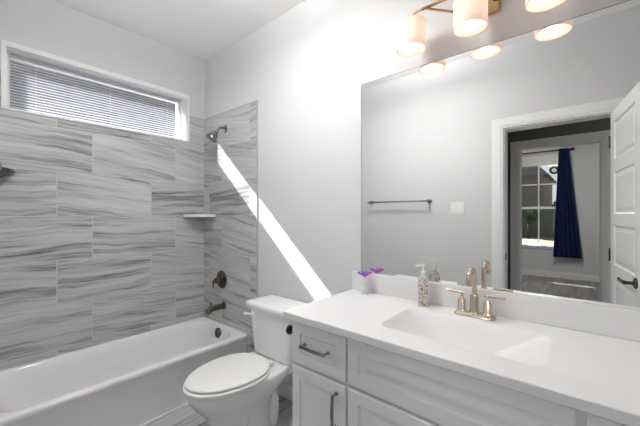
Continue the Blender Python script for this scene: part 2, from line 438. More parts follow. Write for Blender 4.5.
# ------------------------------------------------------------------ added ceiling fill lights, out of view
def dome(x, y, r_, drop, m, label):
    r = empty('ceiling_light', (x, y, ZC), label=label, cat='light')
    bm = bmesh.new(); lathe(bm, (x, y, ZC), [(r_ * .6, 0), (r_ * .6, .012), (r_ * .3, .02), (.02, .024), (.02, drop - .11)], (0, 0, -1), 32)
    obj('canopy', bm, M['nickel'], r, smooth=True, autosmooth=40)
    bm = bmesh.new(); lathe(bm, (x, y, ZC - drop + .11), [(r_ * .93, 0), (r_, .004), (r_, .07), (r_ * .9, .095), (r_ * .5, .108), (.01, .11)], (0, 0, -1), 32)
    obj('diffuser', bm, m, r, smooth=True, autosmooth=50)
def fill_bowl_light(x, y, r_, z0, label):
    r = empty('ceiling_light', (x, y, ZC), label=label, cat='light')
    bm = bmesh.new(); lathe(bm, (x, y, ZC), [(.06, 0), (.06, .012), (.02, .02), (.008, .024), (.008, ZC - z0 - .07)], (0, 0, -1), 24)
    obj('canopy', bm, M['nickel'], r, smooth=True, autosmooth=40)
    bm = bmesh.new(); lathe(bm, (x, y, z0), [(.02, 0), (.5 * r_, .006), (.85 * r_, .03), (r_, .065), (r_ * .97, .065), (.8 * r_, .036), (.01, .03)], (0, 0, 1), 36)
    obj('glass_bowl', bm, M['diffuser'], r, smooth=True, autosmooth=50)
    bm = bmesh.new(); lathe(bm, (x, y, z0 + .0655), [(.97 * r_, 0), (.97 * r_, .004)], (0, 0, 1), 36)
    obj('lamp_disc', bm, M['uplight'], r)
fill_bowl_light(-1.20, -.80, .17, 2.485, 'white glass bowl light hanging from the bathroom ceiling')
dome(-.6, -4.5, .20, .20, M['diffuser_bedroom'], 'white dome light on the bedroom ceiling')

# ------------------------------------------------------------------ bathtub
TX0, TX1, TY0, TY1, TZ = XL + TT, -2.070, YF, -TT, .342
bm = bmesh.new()
def tr(dx0, dx1, dy0, dy1, r, z): return rrect(TX0 + dx0, TX1 - dx1, TY0 + dy0, TY1 - dy1, r, z, 8)
rings = [tr(0, .004, 0, 0, .004, 0), tr(0, .004, 0, 0, .004, .010), tr(0, .010, 0, 0, .004, .014), tr(0, .010, 0, 0, .004, .300),
         tr(0, .003, 0, 0, .006, .310), tr(0, 0, 0, 0, .008, .330), tr(0, .004, .0, .0, .010, .339), tr(0, .014, 0, 0, .012, .342),
         tr(.030, .046, .06, .030, .19, .342), tr(.034, .054, .068, .036, .19, .339), tr(.040, .062, .078, .042, .19, .328),
         tr(.056, .080, .12, .060, .18, .27), tr(.070, .100, .21, .080, .17, .16), tr(.085, .125, .29, .090, .16, .08),
         tr(.11, .15, .34, .12, .15, .055), tr(.17, .20, .42, .18, .12, .048)]
loft(bm, rings)
tub = tag(obj('bathtub', bm, M['acrylic'], smooth=True, autosmooth=50), 'white alcove bathtub below the window in the tiled corner', 'bathtub')
bm = bmesh.new(); yo = TY1 - .056
axis = Vector((0, -1, .10))
lathe(bm, (-2.405, yo + .004, .285), [(.044, 0), (.044, .006), (.040, .012), (.020, .014), (.018, .020), (.006, .022)], axis, 28)
o = obj('overflow_plate', bm, M['bronze'], tub, smooth=True, autosmooth=35); o['label'] = 'dark bronze overflow plate'
bm = bmesh.new(); lathe(bm, (-2.40, -.36, .048), [(.032, 0), (.032, .004), (.020, .006)], n=24)
o = obj('drain', bm, M['bronze'], tub, smooth=True, autosmooth=35); o['label'] = 'dark bronze drain'

# tub spout
r = empty('tub_spout', (-2.405, -TT, .505), label='dark bronze tub spout on the tiled wall below the round valve', cat='faucet')
bm = bmesh.new()
lathe(bm, (-2.405, -TT, .505), [(.034, 0), (.034, .006), (.026, .012)], (0, -1, 0), 20)
obj('wall_flange', bm, M['bronze'], r, smooth=True, autosmooth=40)
bm = bmesh.new()
tube(bm, [(-2.405, -.02, .505), (-2.405, -.09, .505), (-2.405, -.12, .503), (-2.405, -.145, .499), (-2.405, -.158, .488), (-2.405, -.160, .470)], [.024, .024, .0235, .023, .022, .019], 20)
obj('spout_body', bm, M['bronze'], r, smooth=True, autosmooth=60)
bm = bmesh.new(); lathe(bm, (-2.405, -.135, .524), [(.005, 0), (.005, .016), (.009, .018), (.009, .026)], n=12)
obj('diverter_knob', bm, M['bronze'], r, smooth=True, autosmooth=40)
# shower valve
r = empty('shower_valve', (-2.435, -TT, .728), label='round dark bronze shower valve with lever on the tiled wall', cat='faucet')
bm = bmesh.new(); lathe(bm, (-2.435, -TT, .728), [(.078, 0), (.078, .005), (.070, .011), (.040, .014), (.036, .020)], (0, -1, 0), 36)
obj('escutcheon', bm, M['bronze'], r, smooth=True, autosmooth=30)
bm = bmesh.new(); lathe(bm, (-2.435, -.028, .728), [(.030, 0), (.030, .022), (.024, .034), (.022, .05), (.010, .054)], (0, -1, 0), 24)
obj('hub', bm, M['bronze'], r, smooth=True, autosmooth=40)
bm = bmesh.new(); tube(bm, [(-2.435, -.066, .728), (-2.46, -.070, .727), (-2.472, -.072, .715), (-2.475, -.072, .690), (-2.475, -.072, .665)], [.009, .009, .0085, .008, .007], 12)
obj('lever', bm, M['bronze'], r, smooth=True)
# shower head
r = empty('shower_fixture', (-2.385, -TT, 2.032), label='pewter shower head on a bent arm above the tub', cat='shower head')
bm = bmesh.new(); lathe(bm, (-2.385, -TT, 2.032), [(.034, 0), (.033, .006), (.016, .014)], (0, -1, 0), 24)
obj('wall_flange', bm, M['pewter'], r, smooth=True, autosmooth=40)
bm = bmesh.new(); pth = bez([(-2.385, -.012, 2.032), (-2.385, -.05, 2.048), (-2.386, -.075, 2.035), (-2.388, -.090, 1.998)], 12)
tube(bm, pth, .0105, 14); obj('shower_arm', bm, M['pewter'], r, smooth=True)
bm = bmesh.new(); ax = Vector((-.16, -.50, -.80))
lathe(bm, (-2.388, -.088, 2.002), [(.012, -.004), (.016, 0), (.016, .012), (.020, .018), (.034, .045), (.041, .066), (.050, .078), (.050, .086), (.046, .088)], ax, 28)
h = obj('spray_head', bm, M['pewter'], r, smooth=True, autosmooth=30)
bm = bmesh.new(); cc = Vector((-2.388, -.088, 2.002)) + ax.normalized() * .086
lathe(bm, cc, [(.044, 0), (.044, .004), (.030, .007), (.001, .008)], ax, 28)
obj('spray_face', bm, M['gunmetal'], h, smooth=True)

# corner shelf (right corner)
bm = bmesh.new()
def quarter(cx, cy, r, sx, sy, z, n=14):
    pts = [(cx, cy, z)]
    for k in range(n + 1):
        a = PI / 2 * k / n; pts.append((cx + sx * r * math.cos(a), cy + sy * r * math.sin(a), z))
    return pts
loft(bm, [quarter(XL + TT, -TT, .20, 1, -1, z) for z in (1.272, 1.297)])
tag(obj('corner_shelf', bm, mat('white_stone_shelf', (.72, .72, .70), .25), bevel=.004), 'white stone corner shelf set in the tiled corner near the shower head', 'shelf')
# dark basket at the left edge
r = empty('corner_basket', (XL + TT, YF, 1.50), label='dark bronze corner basket on the tiled wall at left edge', cat='basket')
bm = bmesh.new()
loft(bm, [quarter(XL + TT, YF, .245, 1, 1, 1.572), quarter(XL + TT, YF, .250, 1, 1, 1.560), quarter(XL + TT, YF, .245, 1, 1, 1.545)])
obj('rim', bm, M['bronze'], r, bevel=.003)
bm = bmesh.new()
loft(bm, [quarter(XL + TT, YF, .236, 1, 1, 1.546), quarter(XL + TT, YF, .17, 1, 1, 1.510), quarter(XL + TT, YF, .09, 1, 1, 1.478)])
obj('bowl', bm, M['bronze'], r)

# ------------------------------------------------------------------ toilet
TCX = -1.555
def egg(cx, yb, yf, rx, z, n=36, p=2.25):
    """outline from back yb to front yf, widest nearer the back"""
    yc = yb + (yf - yb) * .42; out = []
    for k in range(n):
        a = 2 * PI * k / n; c_, s_ = math.cos(a), math.sin(a)
        ry = (yf - yc) if s_ > 0 else (yb - yc)
        pp = 2 / (p if s_ <= 0 else 2.0)
        x = rx * math.copysign(abs(c_) ** pp, c_); y = ry * abs(s_) ** pp
        out.append((cx + x, yc + y, z))
    return out
toilet = empty('toilet', (TCX, -.35, 0), label='white two-piece toilet between the tub and the vanity', cat='toilet')
bm = bmesh.new()
rings = [egg(TCX, -.24, -.655, .122, 0), egg(TCX, -.24, -.655, .122, .02), egg(TCX, -.245, -.64, .112, .05), egg(TCX, -.25, -.632, .106, .11),
         egg(TCX, -.245, -.64, .110, .16), egg(TCX, -.22, -.67, .132, .215), egg(TCX, -.16, -.715, .160, .265), egg(TCX, -.10, -.750, .180, .315),
         egg(TCX, -.085, -.762, .187, .345), egg(TCX, -.085, -.762, .187, .366), egg(TCX, -.09, -.757, .182, .372)]
loft(bm, rings)
obj('bowl', bm, M['porcelain'], toilet, smooth=True, autosmooth=60)
bm = bmesh.new()   # rear deck under the tank, and trapway bulge
loft(bm, [rrect(TCX - .14, TCX + .14, -.27, -.035, .04, z) for z in (.30, .358)] )
obj('tank_deck', bm, M['porcelain'], toilet, smooth=True, autosmooth=50, bevel=.008, seg=3)
for sx in (-1, 1):
    bm = bmesh.new()
    tube(bm, bez([(TCX + sx * .072, -.50, .06), (TCX + sx * .082, -.46, .36), (TCX + sx * .078, -.20, .36), (TCX + sx * .074, -.27, .02)], 16), [.032] + [.036] * 15 + [.034], 16)
    obj('trapway', bm, M['porcelain'], toilet, smooth=True, autosmooth=60)
    bm = bmesh.new(); lathe(bm, (TCX + sx * .112, -.33, 0), [(.016, 0), (.016, .012), (.011, .02), (.003, .023)], n=16)
    obj('bolt_cap', bm, M['plastic'], toilet, smooth=True)
bm = bmesh.new()
loft(bm, [egg(TCX, -.285, -.766, .188, .373), egg(TCX, -.285, -.775, .195, .377), egg(TCX, -.285, -.775, .195, .390), egg(TCX, -.285, -.768, .188, .394)])
obj('seat', bm, M['plastic'], toilet, smooth=True, autosmooth=60)
bm = bmesh.new()
loft(bm, [egg(TCX, -.29, -.755, .172, .401), egg(TCX, -.285, -.765, .187, .403), egg(TCX, -.285, -.765, .187, .409), egg(TCX, -.29, -.762, .181, .413), egg(TCX, -.31, -.72, .155, .416), egg(TCX, -.38, -.62, .08, .418)])
obj('bumpers', loft(bmesh.new(), [egg(TCX, -.30, -.75, .170, z) for z in (.3935, .402)]), M['cab_in'], toilet)  # dark spacer sheet, its tone stands in for the shaded lid gap
obj('seat_lid', bm, M['plastic'], toilet, smooth=True, autosmooth=60)
for sx in (-1, 1):
    bm = bmesh.new(); lathe(bm, (TCX + sx * .085 - .022, -.285, .392), [(.013, 0), (.013, .044)], (1, 0, 0), 14)
    obj('seat_hinge', bm, M['plastic'], toilet, smooth=True, autosmooth=50)
bm = bmesh.new()
loft(bm, [rrect(TCX - .150, TCX + .150, -.205, -.045, .035, .367), rrect(TCX - .176, TCX + .176, -.222, -.035, .035, .380), rrect(TCX - .196, TCX + .196, -.228, -.025, .035, .55), rrect(TCX - .208, TCX + .208, -.234, -.022, .035, .676)])
obj('tank', bm, M['porcelain'], toilet, smooth=True, autosmooth=50)
obj('tank_gasket', loft(bmesh.new(), [rrect(TCX - .135, TCX + .135, -.20, -.06, .03, z) for z in (.358, .368)]), M['rubber'], toilet)
bm = bmesh.new()
loft(bm, [rrect(TCX - .212, TCX + .212, -.238, -.018, .035, .676), rrect(TCX - .234, TCX + .228, -.252, -.012, .04, .682), rrect(TCX - .236, TCX + .230, -.254, -.010, .04, .702), rrect(TCX - .230, TCX + .224, -.248, -.014, .04, .711), rrect(TCX - .19, TCX + .19, -.22, -.035, .03, .714)])
obj('tank_lid', bm, M['porcelain'], toilet, smooth=True, autosmooth=60)
bm = bmesh.new()
lathe(bm, (TCX - .155, -.232, .632), [(.016, 0), (.016, .008), (.010, .012)], (0, -1, 0), 16)
tube(bm, [(TCX - .155, -.248, .632), (TCX - .185, -.252, .630), (TCX - .225, -.250, .622)], [.008, .008, .010], 10)
o = obj('flush_lever', bm, M['plastic'], toilet, smooth=True, autosmooth=50)
# water supply
bm = bmesh.new(); tube(bm, bez([(TCX + .17, -.016, .19), (TCX + .17, -.08, .19), (TCX + .20, -.10, .28), (TCX + .13, -.09, .372)], 12), .006, 8)
lathe(bm, (TCX + .17, -.015, .19), [(.022, 0), (.022, .004), (.008, .008)], (0, -1, 0), 16)
o = obj('supply_line', bm, M['steel'], toilet, smooth=True); o['label'] = 'grey metal supply line'

# ------------------------------------------------------------------ vanity
VX0, VX1, VYF = -1.030, .300, -.540
van = empty('vanity_cabinet', ((VX0 + VX1) / 2, -.27, 0), label='pale grey painted vanity cabinet under the white countertop', cat='cabinet')
bm = bmesh.new()
box(bm, VX0, VX1, -.520, -.004, .09, .704)
box(bm, VX0, VX1, -.520, -.500, .704, .828); box(bm, VX0, VX1, -.03, -.004, .704, .828)
box(bm, VX0, VX0 + .018, -.500, -.03, .704, .828); box(bm, VX1 - .018, VX1, -.500, -.03, .704, .828)
box(bm, VX0, VX1, -.465, -.02, 0, .09)
obj('body', bm, M['cab'], van)
def front(name, x0, x1, z0, z1, st=.048, parent=van):
    y = -.541; d = .020
    def rr(i, dep): return [(x0 + i, y + dep, z0 + i), (x1 - i, y + dep, z0 + i), (x1 - i, y + dep, z1 - i), (x0 + i, y + dep, z1 - i)]
    bm = bmesh.new()
    loft(bm, [rr(0, d), rr(0, .003), rr(.003, 0), rr(st, 0), rr(st + .002, .006), rr(st + .008, .009), rr(st + .020, .009), rr(st + .040, .003)])
    return obj(name, bm, M['cab'], parent)
def pull(parent, a, b_, r=.0055, off=.030):
    a, b_ = Vector(a), Vector(b_); d = (b_ - a).normalized(); bm = bmesh.new()
    perp = Vector((0, 0, 1)) if abs(d.z) < .5 else Vector((1, 0, 0))
    def ring(p, w, hgt): return [p + perp * w + Vector((0, -hgt, 0)), p - perp * w + Vector((0, -hgt, 0)), p - perp * w + Vector((0, hgt, 0)), p + perp * w + Vector((0, hgt, 0))]
    y = Vector((0, -off, 0))
    loft(bm, [ring(a + y - d * .006, .0055, .004), ring(a + y + d * .012, .005, .004), ring((a + b_) / 2 + y * 1.08, .0065, .004), ring(b_ + y - d * .012, .005, .004), ring(b_ + y + d * .006, .0055, .004)])
    for p in (a, b_):
        lathe(bm, p, [(.009, 0), (.007, .004), (.005, .008), (.005, off - .003)], (0, -1, 0), 12)
    o = obj('handle', bm, M['gunmetal'], parent, smooth=True, autosmooth=30, bevel=.001); o['label'] = 'dark metal bar pull'; return o
YP = -.541
o = front('drawer', -1.026, -.728, .632, .815); pull(o, (-.945, YP, .727), (-.815, YP, .727))
o = front('door', -1.026, -.728, .105, .618); pull(o, (-.770, YP, .578), (-.770, YP, .448))
front('false_drawer_front', -.718, -.022, .632, .815)
o = front('door', -.718, -.3745, .105, .618); pull(o, (-.400, YP, .578), (-.400, YP, .448))
o = front('door', -.3665, -.022, .105, .618); pull(o, (-.341, YP, .578), (-.341, YP, .448))
o = front('drawer', -.002, .296, .632, .815); pull(o, (.082, YP, .727), (.212, YP, .727))
o = front('door', -.002, .296, .105, .618); pull(o, (.040, YP, .578), (.040, YP, .448))

# countertop with moulded basin
KX0, KX1, KY0, KY1, KZ = -1.056, .335, -.572, -.001, .860
bm = bmesh.new(); nr = 8
outer = lambda z, i=0: rrect(KX0 + i, KX1 - i, KY0 + i, KY1 - (0 if i == 0 else 0), .004, z, nr)
SX0, SX1, SY0, SY1 = -.640, -.095, -.448, -.150
def basin(a, b_, c_, d_, r, z): return rrect(SX0 + a, SX1 - b_, SY0 + c_, SY1 - d_, r, z, nr)
rings = [basin(-.012, -.012, -.012, -.012, .05, .829), outer(.829, .002), outer(.831), outer(.857), outer(KZ, .003),
         basin(-.006, -.006, -.006, -.006, .045, KZ), basin(0, 0, 0, 0, .042, KZ - .0015), basin(.006, .006, .006, .006, .04, KZ - .008),
         basin(.075, .075, .028, .022, .045, KZ - .055), basin(.135, .135, .055, .045, .05, KZ - .095), basin(.165, .165, .085, .070, .05, KZ - .108), basin(.22, .22, .13, .115, .02, KZ - .112)]
loft(bm, rings, cap0=False)
# underside shell of the bowl
loft(bm, [basin(-.012, -.012, -.012, -.012, .05, .829), basin(.06, .06, .015, .01, .05, KZ - .065), basin(.13, .13, .045, .035, .05, KZ - .112), basin(.21, .21, .12, .11, .02, KZ - .124)], cap0=False)
top = tag(obj('countertop', bm, M['quartz'], smooth=True, autosmooth=28), 'long white countertop with moulded rectangular sink basin', 'countertop')
tag(obj('backsplash', B(KX0, KX1, -.020, -.001, KZ + .0005, .965), M['quartz'], bevel=.003), 'low white backsplash strip behind the countertop under the mirror', 'backsplash')
bm = bmesh.new(); lathe(bm, (-.368, -.285, KZ - .112), [(.030, 0), (.030, .003), (.024, .005), (.022, .003), (.012, .007), (.003, .008)], n=24)
o = obj('drain', bm, M['nickel'], top, smooth=True, autosmooth=40); o['label'] = 'champagne metal sink drain'

# faucet
FX, FY = -.373, -.086
fa = empty('faucet', (FX, FY, KZ), label='champagne nickel two-handle faucet behind the sink', cat='faucet')
def rect_ring(cx, cy, hx, hy, r, z): return rrect(cx - hx, cx + hx, cy - hy, cy + hy, r, z, 4)
bm = bmesh.new()
loft(bm, [rect_ring(FX, FY, .080, .027, .012, KZ), rect_ring(FX, FY, .080, .027, .012, KZ + .005), rect_ring(FX, FY, .075, .023, .010, KZ + .011), rect_ring(FX, FY, .072, .021, .008, KZ + .016)])
obj('base_plate', bm, M['nickel'], fa, smooth=True, autosmooth=35)
bm = bmesh.new()
loft(bm, [rect_ring(FX, FY, .0175, .0175, .005, KZ + .016), rect_ring(FX, FY, .0150, .0150, .005, KZ + .022), rect_ring(FX, FY, .0150, .0150, .005, KZ + .085), rect_ring(FX, FY, .012, .012, .005, KZ + .094)])
pts = [(FX, FY, KZ + .09), (FX, FY, KZ + .13), (FX, FY, KZ + .155)] + [(FX, FY - .042 + .042 * math.cos(a), KZ + .165 + .042 * math.sin(a)) for a in [PI * k / 12 for k in range(1, 13)]] + [(FX, FY - .084, KZ + .150)]
tube(bm, pts, [.0102] * (len(pts) - 1) + [.0112], 16)
obj('spout', bm, M['nickel'], fa, smooth=True, autosmooth=40)
for sx in (-1, 1):
    hx = FX + sx * .051
    bm = bmesh.new()
    loft(bm, [rect_ring(hx, FY, .0185, .0185, .005, KZ + .016), rect_ring(hx, FY, .0145, .0145, .005, KZ + .024), rect_ring(hx, FY, .0145, .0145, .005, KZ + .062), rect_ring(hx, FY, .0055, .0055, .002, KZ + .076), rect_ring(hx, FY, .0055, .0055, .002, KZ + .092)])
    hd = obj('handle', bm, M['nickel'], fa, smooth=True, autosmooth=35)
    bm = bmesh.new(); tube(bm, [(hx - sx * .012, FY, KZ + .094), (hx + sx * .068, FY, KZ + .097)], [.0062, .0058], 12)
    obj('lever', bm, M['nickel'], hd, smooth=True, autosmooth=50)

# soap dispenser
DXp, DYp = -.604, -.074
sd = empty('soap_dispenser', (DXp, DYp, KZ), label='square spotted mosaic soap dispenser with clear pump left of the faucet', cat='soap dispenser')
bm = bmesh.new()
def rot_rect(h, r, z, a=math.radians(20)):
    out = []
    for (x, y, zz) in rrect(-h, h, -h, h, r, z, 3):
        out.append((DXp + x * math.cos(a) - y * math.sin(a), DYp + x * math.sin(a) + y * math.cos(a), zz))
    return out
loft(bm, [rot_rect(.0215, .003, KZ), rot_rect(.0225, .003, KZ + .004), rot_rect(.0225, .003, KZ + .128), rot_rect(.020, .003, KZ + .131)])
obj('bottle', bm, M['mosaic'], sd)
bm = bmesh.new(); loft(bm, [rot_rect(.020, .003, KZ + .131), rot_rect(.020, .006, KZ + .138), rot_rect(.012, .006, KZ + .146), rot_rect(.011, .005, KZ + .152)])
obj('shoulder', bm, mat('smoky_glass', (.45, .48, .44), .15), sd, smooth=True, autosmooth=40)
bm = bmesh.new()
lathe(bm, (DXp, DYp, KZ + .152), [(.013, 0), (.013, .014), (.006, .017), (.004, .020), (.004, .036), (.009, .038), (.009, .045)], n=16)
tube(bm, [(DXp, DYp, KZ + .192), (DXp - .022, DYp - .018, KZ + .193), (DXp - .030, DYp - .024, KZ + .186)], .004, 8)
obj('pump', bm, mat('pearl_plastic', (.80, .77, .72), .25), sd, smooth=True, autosmooth=40)

# glass flower ornament
GX, GY = -.935, -.072
fl = empty('glass_flower', (GX, GY, KZ), label='clear glass ornament with a purple and pink bloom at the mirror corner', cat='ornament')
bm = bmesh.new()
lathe(bm, (GX, GY, KZ), [(.020, 0), (.022, .003), (.016, .008), (.005, .014), (.004, .03), (.009, .045), (.011, .055), (.004, .068), (.004, .098)], n=18)
obj('stem', bm, M['clear'], fl, smooth=True)
cols = ['petal_purple', 'petal_pink', 'petal_blue', 'petal_purple', 'petal_pink', 'petal_blue', 'petal_purple', 'petal_pink']
for k in range(8):
    a = 2 * PI * k / 8 + .2; ln = .040 if k % 2 else .034
    bm = bmesh.new(); ca, sa = math.cos(a), math.sin(a); rings = []
    for t in (0, .2, .45, .7, .9, 1):
        w = .022 * math.sin(PI * min(.97, .12 + t * .85)) + .001; rr_ = t * ln; z = KZ + .098 + .034 * t - .012 * t * t
        p = Vector((GX + ca * rr_, GY + sa * rr_, z)); side = Vector((-sa, ca, 0))
        rings.append([p + side * w, p + Vector((0, 0, .006)), p - side * w, p - Vector((0, 0, .006))])
    loft(bm, rings)
    obj('petal', bm, M[cols[k]], fl, smooth=True)
bm = bmesh.new(); lathe(bm, (GX, GY, KZ + .097), [(.006, 0), (.010, .006), (.009, .012), (.004, .017)], n=14)
obj('bloom_centre', bm, M['petal_pink'], fl, smooth=True)

# paper holder on the cabinet side
PZ, PY = .757, -.515
ph = empty('paper_holder', (VX0, PY, PZ), label='small black paper holder post on the vanity side facing the toilet', cat='paper holder')
bm = bmesh.new(); lathe(bm, (VX0, PY + .004, PZ), [(.020, 0), (.020, .005), (.009, .009), (.008, .03)], (-1, 0, 0), 18)
obj('wall_rosette', bm, M['rubber'], ph, smooth=True, autosmooth=40)
bm = bmesh.new(); lathe(bm, (VX0 - .028, PY, PZ), [(.016, 0), (.0215, .004), (.0215, .014), (.016, .019)], (-1, 0, 0), 20)
obj('end_cap', bm, M['rubber'], ph, smooth=True, autosmooth=40)
bm = bmesh.new(); tube(bm, [(VX0 - .038, PY + .01, PZ), (VX0 - .038, PY + .15, PZ)], .006, 10)
obj('arm', bm, M['rubber'], ph, smooth=True, autosmooth=50)

# mirror
mr = empty('mirror', (-.35, 0, .968), label='wide frameless wall mirror above the vanity backsplash', cat='mirror')
obj('mirror_glass', B(-1.000, .330, -.0052, -.0012, .9665, 2.048), M['mirror'], mr)
bm = bmesh.new()
box(bm, -1.0022, -1.0002, -.0056, -.001, .9665, 2.050); box(bm, -1.0022, .330, -.0056, -.001, 2.0482, 2.050)
o = obj('mirror_edge', bm, M['dark'], mr); o['label'] = 'thin dark polished edge'

# ------------------------------------------------------------------ vanity light
lf = empty('vanity_light', (-.375, 0, 2.24), label='three-light aged brass vanity fixture above the mirror', cat='light fixture')
SXs = [-.637, -.376, -.115]; SYp = -.136; SZ0, SZ1 = 2.077, 2.212
bm = bmesh.new(); box(bm, -.465, -.287, -.022, 0, 2.178, 2.305)
obj('backplate', bm, M['gold'], lf, bevel=.005, seg=2)
bm = bmesh.new(); ZB = 2.246
tube(bm, [(-.585, SYp, ZB), (-.165, SYp, ZB)], .007, 12)
for x0, x1 in ((-.565, -.44), (-.187, -.312)):
    tube(bm, [(x0, SYp, ZB - .004), (x1, -.018, ZB - .02)], .0055, 10)
tube(bm, [(-.376, -.02, ZB), (-.376, SYp, ZB)], .007, 12)
obj('crossbar', bm, M['gold'], lf, smooth=True)
for k, x in enumerate(SXs):
    bm = bmesh.new()
    e = 1 if k == 0 else (-1 if k == 2 else 0)
    if e: tube(bm, bez([(x, SYp, SZ1 + .004), (x, SYp, ZB - .002), (x + e * .012, SYp, ZB), (x + e * .055, SYp, ZB)], 10), .006, 10)
    lathe(bm, (x, SYp, SZ1 - .004), [(.022, 0), (.022, .008), (.012, .014), (.010, .026)], n=20)
    obj('lamp_holder', bm, M['gold'], lf, smooth=True, autosmooth=40)
    R_ = .066
    bm = bmesh.new()
    loft(bm, [circle((x, SYp, z), r_, n=40) for r_, z in ((R_ - .003, SZ0), (R_, SZ0), (R_, SZ1 - .012), (R_ - .010, SZ1 - .002), (.022, SZ1), (.020, SZ1 - .004), (R_ - .011, SZ1 - .006), (R_ - .003, SZ1 - .015), (R_ - .003, SZ0))], cap0=False, cap1=False)
    bmesh.ops.remove_doubles(bm, verts=bm.verts[:], dist=1e-5)
    sh = obj('lamp_shade', bm, M['shade'], lf, smooth=True, autosmooth=50)
    sh['label'] = 'frosted glass shade, nearest the tub' if k == 0 else ('frosted glass shade, the middle one' if k == 1 else 'frosted glass shade, nearest the door')
    bm = bmesh.new()
    lathe(bm, (x, SYp, SZ0 + .055), [(.002, -.036), (.015, -.032), (.026, -.018), (.030, 0), (.026, .018), (.014, .040), (.013, .055)], n=20)
    obj('bulb', bm, M['bulb'], lf, smooth=True)
    bm = bmesh.new(); lathe(bm, (x, SYp, SZ0 + .108), [(.014, 0), (.014, .022)], n=16)
    obj('socket', bm, M['plastic'], lf, smooth=True, autosmooth=40)

# ------------------------------------------------------------------ window blind in bathroom window
bl = empty('window_blind', (XL - .045, (WY0 + WY1) / 2, WZ1), label='white horizontal slat blind inside the high window over the tub', cat='blind')
bm = bmesh.new(); pitch = .0185; w = .031; tilt = math.radians(27); xc = XL - .064
z = WZ0 + .028; ya, yb = WY0 + .026, WY1 - .024
while z < WZ1 - .012:
    dx = w / 2 * math.cos(tilt); dz = w / 2 * math.sin(tilt); nx, nz = math.sin(tilt) * .0016, math.cos(tilt) * .0016
    rings = []
    for y in (ya, yb):
        rings.append([(xc + dx, y, z - dz), (xc + nx, y, z + nz), (xc - dx, y, z + dz), (xc - dx, y, z + dz - .0005), (xc + nx, y, z + nz - .0006), (xc + dx, y, z - dz - .0005)])
    loft(bm, rings); z += pitch
obj('slats', bm, M['slat'], bl)
obj('headrail', B(xc - .014, xc + .010, ya, yb, WZ1 - .010, WZ1 - .0045), M['plastic'], bl, bevel=.002)
obj('bottom_rail', B(xc - .012, xc + .012, ya, yb, WZ0 + .006, WZ0 + .018), M['plastic'], bl, bevel=.002)
for y in (ya + .12, (ya + yb) / 2, yb - .12):
    obj('ladder_cord', B(xc + .0145, xc + .0155, y - .0006, y + .0006, WZ0 + .018, WZ1 - .014), M['plastic'], bl)

# ------------------------------------------------------------------ towel bar and switch on the door wall (seen in the mirror)
tb = empty('towel_bar', (-1.52, YF, 1.428), label='straight metal towel bar on the pale wall in the mirror', cat='towel bar')
bm = bmesh.new(); tube(bm, [(-1.862, YF + .062, 1.428), (-1.180, YF + .062, 1.428)], .0085, 12)
obj('bar', bm, M['steel'], tb, smooth=True)
for x in (-1.850, -1.192):
    bm = bmesh.new(); lathe(bm, (x, YF, 1.428), [(.024, 0), (.024, .006), (.012, .012), (.011, .050), (.014, .054), (.014, .070), (.010, .074)], (0, 1, 0), 18)
    obj('bracket', bm, M['steel'], tb, smooth=True, autosmooth=40)
sw = empty('light_switch', (-.93, YF, 1.352), label='white double light switch plate beside the doorway casing', cat='light switch')
obj('plate', B(-.988, -.872, YF, YF + .005, 1.294, 1.410), M['plastic'], sw, bevel=.002)
for x in (-.953, -.907):
    obj('rocker', B(x - .0165, x + .0165, YF + .005, YF + .010, 1.319, 1.385), M['plastic'], sw, bevel=.0015)

# ------------------------------------------------------------------ bedroom window
yo = YB - .06
bm = bmesh.new(); c = .06
for (x0, x1, z0, z1) in ((BX0 - c, BX1 + c, BZ1, BZ1 + .07), (BX0 - c, BX0, BZ0, BZ1), (BX1, BX1 + c, BZ0, BZ1), (BX0 - c, BX1 + c, BZ0 - .05, BZ0)):
    box(bm, x0, x1, YB, YB + .018, z0, z1)
box(bm, BX0 - c - .01, BX1 + c + .01, YB, YB + .035, BZ0 - .01, BZ0 + .012)
w2 = tag(obj('window_2', bm, M['trim'], bevel=.003), kind='structure')
bm = bmesh.new(); f = .035; m_ = 1.43
for (x0, x1, z0, z1) in ((BX0, BX1, BZ0, BZ0 + f), (BX0, BX1, BZ1 - f, BZ1), (BX0, BX0 + f, BZ0 + f, BZ1 - f), (BX1 - f, BX1, BZ0 + f, BZ1 - f), (BX0 + f, BX1 - f, m_ - .025, m_ + .025)):
    box(bm, x0, x1, yo - .02, yo + .02, z0, z1)
obj('window_frame', bm, M['plastic'], w2)
bm = bmesh.new()
for x in (-1.12, -.793): box(bm, x - .012, x + .012, yo - .012, yo + .012, BZ0 + f, m_ - .025); box(bm, x - .012, x + .012, yo - .012, yo + .012, m_ + .025, BZ1 - f)
box(bm, BX0 + f, BX1 - f, yo - .010, yo + .010, 1.908, 1.932)
obj('muntins', bm, M['plastic'], w2)
obj('window_pane', B(BX0 + f, BX1 - f, yo - .003, yo + .003, BZ0 + f, BZ1 - f), M['glass'], w2)
# raised blind at the top of the bedroom window
rb = empty('raised_blind', (-.95, YB - .02, BZ1 - .1), label='pale blind drawn up to the head of the bedroom window', cat='blind')
bm = bmesh.new()
for k in range(8): box(bm, BX0 + .01, BX1 - .01, YB - .036 , YB - .006, BZ1 - .135 + k * .011, BZ1 - .135 + k * .011 + .008)
obj('slat_stack', bm, M['plastic'], rb)
obj('headrail', B(BX0 + .01, BX1 - .01, YB - .037, YB - .004, BZ1 - .045, BZ1 - .001), M['plastic'], rb, bevel=.002)
